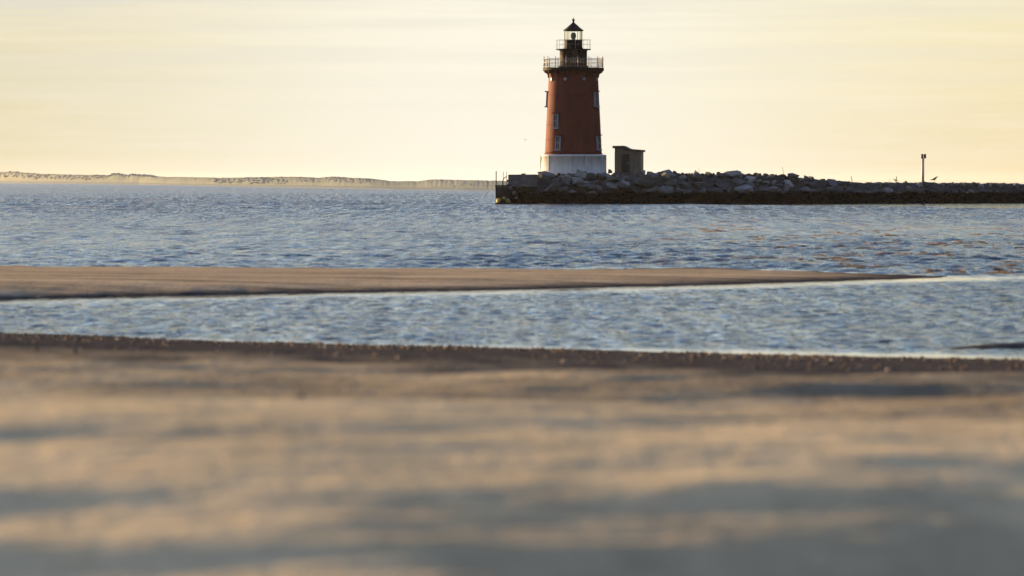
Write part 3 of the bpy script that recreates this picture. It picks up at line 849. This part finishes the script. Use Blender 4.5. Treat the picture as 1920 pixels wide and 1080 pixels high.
# ------------------------------------------------------------------ light post, sticks, birds
def build_post():
    X = wx(1730, 530); Y = float(bw_front(X)) + 4.0; X = wx(1730, Y); zb = 1.3
    s = Y / FPX
    root = empty('light_post', (X, Y, zb))
    tag(root, 'slender pale post with a dark twin lamp head on the low breakwater', 'light post')
    zt = wz(297, Y) - zb
    bm = bmesh.new(); add_bar(bm, (0, 0, 0), (0, 0, zt), 3.0 * s, 16, 2.6 * s); obj('mast', bm, M['pale_post'], root, True)
    bm = bmesh.new(); add_bar(bm, (0, 0, 0), (0, 0, wz(341, Y) - zb), 2.6 * s, 16); obj('footing', bm, M['roof_conc'], root)
    hd = zt; hh = 8.2 * s
    bm = bmesh.new(); add_box(bm, (1.2 * s, 0, hd + .02), (9.5 * s, .3, .06)); br = obj('bracket', bm, M['lamp_black'], root)
    for x in (-1.4 * s, 3.9 * s):
        bm = bmesh.new(); add_lathe(bm, [(1.9 * s, hd + .055), (2.35 * s, hd + .12), (2.35 * s, hd + hh - .08), (1.6 * s, hd + hh), (0, hd + hh + .02)], 12)
        bmesh.ops.translate(bm, verts=bm.verts, vec=(x, 0, 0)); obj('lamp', bm, M['lamp_black'], root)
build_post()

def stick(px, py0, py1, lean, r, label, arm=None):
    X = wx(px, 520); Y = float(bw_front(X)) + 3.4; x0 = wx(px, Y); s = Y / FPX
    z0, z1 = wz(py0, Y) - .5, wz(py1, Y)
    bm = bmesh.new(); add_bar(bm, (0, 0, 0), (lean * s, 0, z1 - z0), r, 7, r * .6)
    if arm:
        for (a0, b0, a1, b1) in arm: add_bar(bm, (a0 * s, 0, wz(b0, Y) - z0), (a1 * s, 0, wz(b1, Y) - z0), r * .8, 6, r * .5)
    o = obj('driftwood_stick', bm, M['stick'], None, True); o.location = (x0, Y, z0)
    tag(o, label, 'stick')
stick(1599.5, 343, 329.5, -4, .055, 'thin leaning stick at the left of the low breakwater stretch')
stick(1679, 343, 330.5, 2, .06, 'forked driftwood stick with side arms left of the pale post', [(-4, 335.5, 1, 338), (1, 338, 5, 339), (0, 340, -2, 336)])
stick(1473, 331, 312, -7, .032, 'faint thin pole leaning left on the crest right of the hut')
stick(1311, 326, 313, -1, .022, 'very thin upright pole on the crest nearest the hut')
stick(1667, 343, 336, 0, .03, 'tiny upright stub beside the forked driftwood stick')

def skin_mesh(name, verts, edges, radii, mat, root=0, lev=2):
    me = bpy.data.meshes.new(name); me.from_pydata(verts, edges, []); me.materials.append(mat)
    o = bpy.data.objects.new(name, me); link(o)
    md = o.modifiers.new('skin', 'SKIN')
    for i, r in enumerate(radii):
        me.skin_vertices[0].data[i].radius = (r, r) if not isinstance(r, tuple) else r
    me.skin_vertices[0].data[root].use_root = True
    md.use_smooth_shade = True
    ss = o.modifiers.new('sub', 'SUBSURF'); ss.levels = lev; ss.render_levels = lev
    return o

def build_perched():
    X = wx(1752, 530); Y = float(bw_front(X)) + 3.2; X = wx(1752, Y); zb = wz(343, Y) + .12
    v = [(-.52, 0, .22), (-.30, 0, .25), (-.08, 0, .30), (.10, 0, .42), (.20, 0, .52), (.27, 0, .58), (.37, 0, .60), (.45, 0, .585),
         (.02, .05, .2), (.02, .05, .1), (.03, .05, 0), (.02, -.05, .2), (.02, -.05, .1), (.03, -.05, 0), (.10, .05, -.005), (.10, -.05, -.005)]
    e = [(0, 1), (1, 2), (2, 3), (3, 4), (4, 5), (5, 6), (6, 7), (2, 8), (8, 9), (9, 10), (2, 11), (11, 12), (12, 13), (10, 14), (13, 15)]
    r = [.03, .055, .12, .125, .075, .065, .03, .012, .022, .014, .014, .022, .014, .014, .012, .012]
    o = skin_mesh('seabird', v, e, r, M['bird'], 2); o.location = (X, Y, zb)
    tag(o, 'dark long tailed seabird perched upright on the rocks right of the pale post', 'bird')
build_perched()

def flying(px, py, Y, span, bank, label):
    x, y, z = at_px(px, py, Y)
    v = [(0, -.22, 0), (0, -.08, .0), (0, .12, .01), (0, .26, .03), (0, .34, .02),
         (-.18, .06, .06), (-.36, .02, .10), (-.55, -.10, .04), (.18, .06, .06), (.36, .02, .10), (.55, -.10, .04)]
    e = [(0, 1), (1, 2), (2, 3), (3, 4), (2, 5), (5, 6), (6, 7), (2, 8), (8, 9), (9, 10)]
    r = [(.05, .015), .06, .075, .045, .012, (.07, .018), (.05, .013), (.015, .008), (.07, .018), (.05, .013), (.015, .008)]
    o = skin_mesh('gull', v, e, r, M['gull'], 2, 1); o.location = (x, y, z); o.rotation_euler = (0, bank, R(50)); o.scale = (span,) * 3
    tag(o, label, 'bird')
flying(985, 262, 470, .42, .3, 'tiny gull flying left of the lighthouse tower')
flying(1833, 278, 520, .42, -.2, 'tiny gull flying in the sky above the right end of the breakwater')
flying(423, 293, 600, .40, .2, 'tiny gull flying low in the sky over the far shore')

# a few single stones on the wet sand
def beach_stone(px, py, s, label, mat=None):
    Y = 20.0
    for Yt in np.arange(8, 72, .05):
        X = wx(px, Yt)
        if wz(py, Yt) <= float(beach_z(np.array(X), np.array(Yt))): Y = Yt; break
    X = wx(px, Y); z = float(beach_z(np.array(X), np.array(Y)))
    o = bpy.data.objects.new('stone', rng.choice(ROCKS).copy()); link(o)
    o.data.materials.clear(); o.data.materials.append(mat or M['stick'])
    o.location = (X, Y, z + s * .25); o.scale = (s, s * .8, s * .7); o.rotation_euler = (.2, .1, rng.random() * 6)
    tag(o, label, 'stone')
beach_stone(66, 659, .05, 'dark stone on the wet sand at the left edge near the pool')
beach_stone(139, 663, .04, 'smaller dark stone on the wet sand right of the left edge stone')
beach_stone(563, 745, .032, 'lone dark stone on the dry sand left of the middle')

# ------------------------------------------------------------------ air
def build_haze():
    bm = bmesh.new(); add_box(bm, (0, 10650, 13), (44000, 21500, 30))
    o = obj('haze', bm, None)
    m = bpy.data.materials.new('sea_haze'); m.use_nodes = True; t = m.node_tree; t.nodes.clear()
    out = t.nodes.new('ShaderNodeOutputMaterial'); v = t.nodes.new('ShaderNodeVolumePrincipled')
    v.inputs['Color'].default_value = (0.95, 0.93, 0.88, 1); v.inputs['Density'].default_value = 0.000016
    v.inputs['Anisotropy'].default_value = 0.3
    t.links.new(v.outputs[0], out.inputs['Volume']); o.data.materials.append(m)
    tag(o, 'thin pale sea haze over the bay', 'haze', None, 'stuff')
build_haze()

# ------------------------------------------------------------------ sky and sun
def build_world():
    w = bpy.data.worlds.new('World'); sc.world = w; w.use_nodes = True
    t = w.node_tree; t.nodes.clear(); N = t.nodes.new; L = t.links.new
    out = N('ShaderNodeOutputWorld'); bg = N('ShaderNodeBackground'); bg.inputs['Strength'].default_value = 0.05
    sky = N('ShaderNodeTexSky'); sky.sky_type = 'NISHITA'; sky.sun_disc = False
    sky.sun_elevation = SUN_EL; sky.sun_rotation = -SUN_AZ
    sky.air_density = 1.2; sky.dust_density = 0.6; sky.ozone_density = 1.8; sky.altitude = 0
    tc = N('ShaderNodeTexCoord'); sep = N('ShaderNodeSeparateXYZ'); L(tc.outputs['Generated'], sep.inputs[0])
    def mth(op, a, b=None, clamp=False):
        x = N('ShaderNodeMath'); x.operation = op; x.use_clamp = clamp
        for i, q in enumerate((a, b)):
            if q is None: continue
            if isinstance(q, (int, float)): x.inputs[i].default_value = q
            else: L(q, x.inputs[i])
        return x.outputs[0]
    def ramp(f, stops):
        x = N('ShaderNodeValToRGB'); e = x.color_ramp.elements
        while len(e) < len(stops): e.new(.5)
        for q, (p, c) in zip(e, stops): q.position = p; q.color = (*c, 1) if isinstance(c, tuple) else (c, c, c, 1)
        L(f, x.inputs[0]); return x.outputs[0]
    def mix(f, a, b, blend='MIX'):
        x = N('ShaderNodeMix'); x.data_type = 'RGBA'; x.blend_type = blend
        for q, i in ((f, x.inputs['Factor']), (a, x.inputs[6]), (b, x.inputs[7])):
            if isinstance(q, (int, float)): i.default_value = q
            elif isinstance(q, tuple): i.default_value = (*q, 1)
            else: L(q, i)
        return x.outputs[2]
    # thin veil of cirrus low over the bay
    mp = N('ShaderNodeMapping'); mp.inputs['Scale'].default_value = (22, 22, 420); L(tc.outputs['Generated'], mp.inputs['Vector'])
    ns = N('ShaderNodeTexNoise'); ns.inputs['Scale'].default_value = 1.0; ns.inputs['Detail'].default_value = 5; ns.inputs['Roughness'].default_value = .55; L(mp.outputs[0], ns.inputs['Vector'])
    streak = ramp(ns.outputs[0], [(.35, 0.0), (.72, 1.0)])
    veil = ramp(mth('MAXIMUM', sep.outputs[2], 0.0), [(0.0, 1.0), (0.05, 0.97), (0.14, 0.5), (0.26, 0.12), (0.4, 0.0)])
    # veil colour brightened around the view axis to imitate lens vignetting
    az = mth('ARCTAN2', sep.outputs[0], sep.outputs[1])
    patch = mth('EXPONENT', mth('MULTIPLY', mth('POWER', mth('DIVIDE', mth('ABSOLUTE', mth('SUBTRACT', az, 0.0)), 0.085), 2.0), -1.0))
    low = ramp(sep.outputs[2], [(0.0, (9.6, 7.4, 4.3)), (1.0, (9.6, 7.4, 4.3))])
    vc = mix(patch, (7.9, 7.0, 4.3), (10.3, 9.85, 8.4))
    vc = mix(mth('MULTIPLY', streak, 0.35), vc, (10.0, 9.3, 8.0))
    mp2 = N('ShaderNodeMapping'); mp2.inputs['Scale'].default_value = (9, 9, 260); mp2.inputs['Location'].default_value = (3.3, 1.2, 0.4); L(tc.outputs['Generated'], mp2.inputs['Vector'])
    ns2 = N('ShaderNodeTexNoise'); ns2.inputs['Scale'].default_value = 1.0; ns2.inputs['Detail'].default_value = 6; ns2.inputs['Roughness'].default_value = .6; L(mp2.outputs[0], ns2.inputs['Vector'])
    grey = mth('MULTIPLY', ramp(ns2.outputs[0], [(.42, 0.0), (.60, 1.0)]), ramp(sep.outputs[2], [(0.010, 0.0), (0.022, 0.3), (0.040, 0.95)]))
    vc = mix(mth('MULTIPLY', grey, mth('SUBTRACT', 0.85, mth('MULTIPLY', patch, 0.45))), vc, (7.6, 7.4, 6.7))
    dt = mth('ADD', mth('MULTIPLY', sep.outputs[0], -math.sin(SUN_AZ)), mth('MULTIPLY', sep.outputs[1], math.cos(SUN_AZ)))
    hl = mth('SQRT', mth('MAXIMUM', mth('SUBTRACT', 1.0, mth('MULTIPLY', sep.outputs[2], sep.outputs[2])), 0.0001))
    dt = mth('DIVIDE', dt, hl)
    low = ramp(mth('ADD', mth('MULTIPLY', dt, 0.5), 0.5), [(0.0, (.15, .165, .17)), (0.3, (.22, .25, .25)), (0.6, (.55, .54, .56)), (0.84, (.90, 1.06, 1.12)), (1.0, (.95, 1.05, 1.08))])
    side = mix(ramp(sep.outputs[2], [(0.30, 0.0), (0.80, 1.0)]), low, (1.20, 1.06, 1.17))
    veil = mth('MULTIPLY', veil, ramp(mth('ADD', mth('MULTIPLY', dt, 0.5), 0.5), [(0.3, 0.0), (0.6, 0.15), (0.84, 1.0)]))
    vc = mix(1.0, vc, (0.665, 0.665, 0.665), 'MULTIPLY')
    c = mix(veil, mix(1.0, mix(1.0, sky.outputs[0], side, 'MULTIPLY'), (2.7, 2.45, 2.9), 'MULTIPLY'), vc)
    L(c, bg.inputs['Color']); L(bg.outputs[0], out.inputs['Surface'])
build_world()

sl = bpy.data.lights.new('sun', 'SUN'); sl.energy = 5.0; sl.angle = R(0.5); sl.color = (1.0, 0.64, 0.30)
so = bpy.data.objects.new('sun', sl); link(so); so.location = (-200, 200, 80)
so.rotation_euler = SUN_DIR.to_track_quat('Z', 'Y').to_euler()

# ------------------------------------------------------------------ camera
cd = bpy.data.cameras.new('camera'); co = bpy.data.objects.new('camera', cd); link(co)
co.location = (0, 0, CAM_Z); co.rotation_euler = (R(90) - PITCH, 0, 0)
cd.sensor_width = 36; cd.lens = 36 * FPX / 1920; cd.clip_start = 0.1; cd.clip_end = 60000
cd.dof.use_dof = True; cd.dof.focus_distance = 500; cd.dof.aperture_fstop = 2.8
sc.camera = co
vs = sc.view_settings; vs.view_transform = 'Standard'; vs.look = 'None'; vs.gamma = 1; vs.exposure = 1.5
sc.cycles.max_bounces = 8; sc.cycles.volume_bounces = 0
sc.cycles.sample_clamp_indirect = 4; sc.cycles.sample_clamp_direct = 2.0
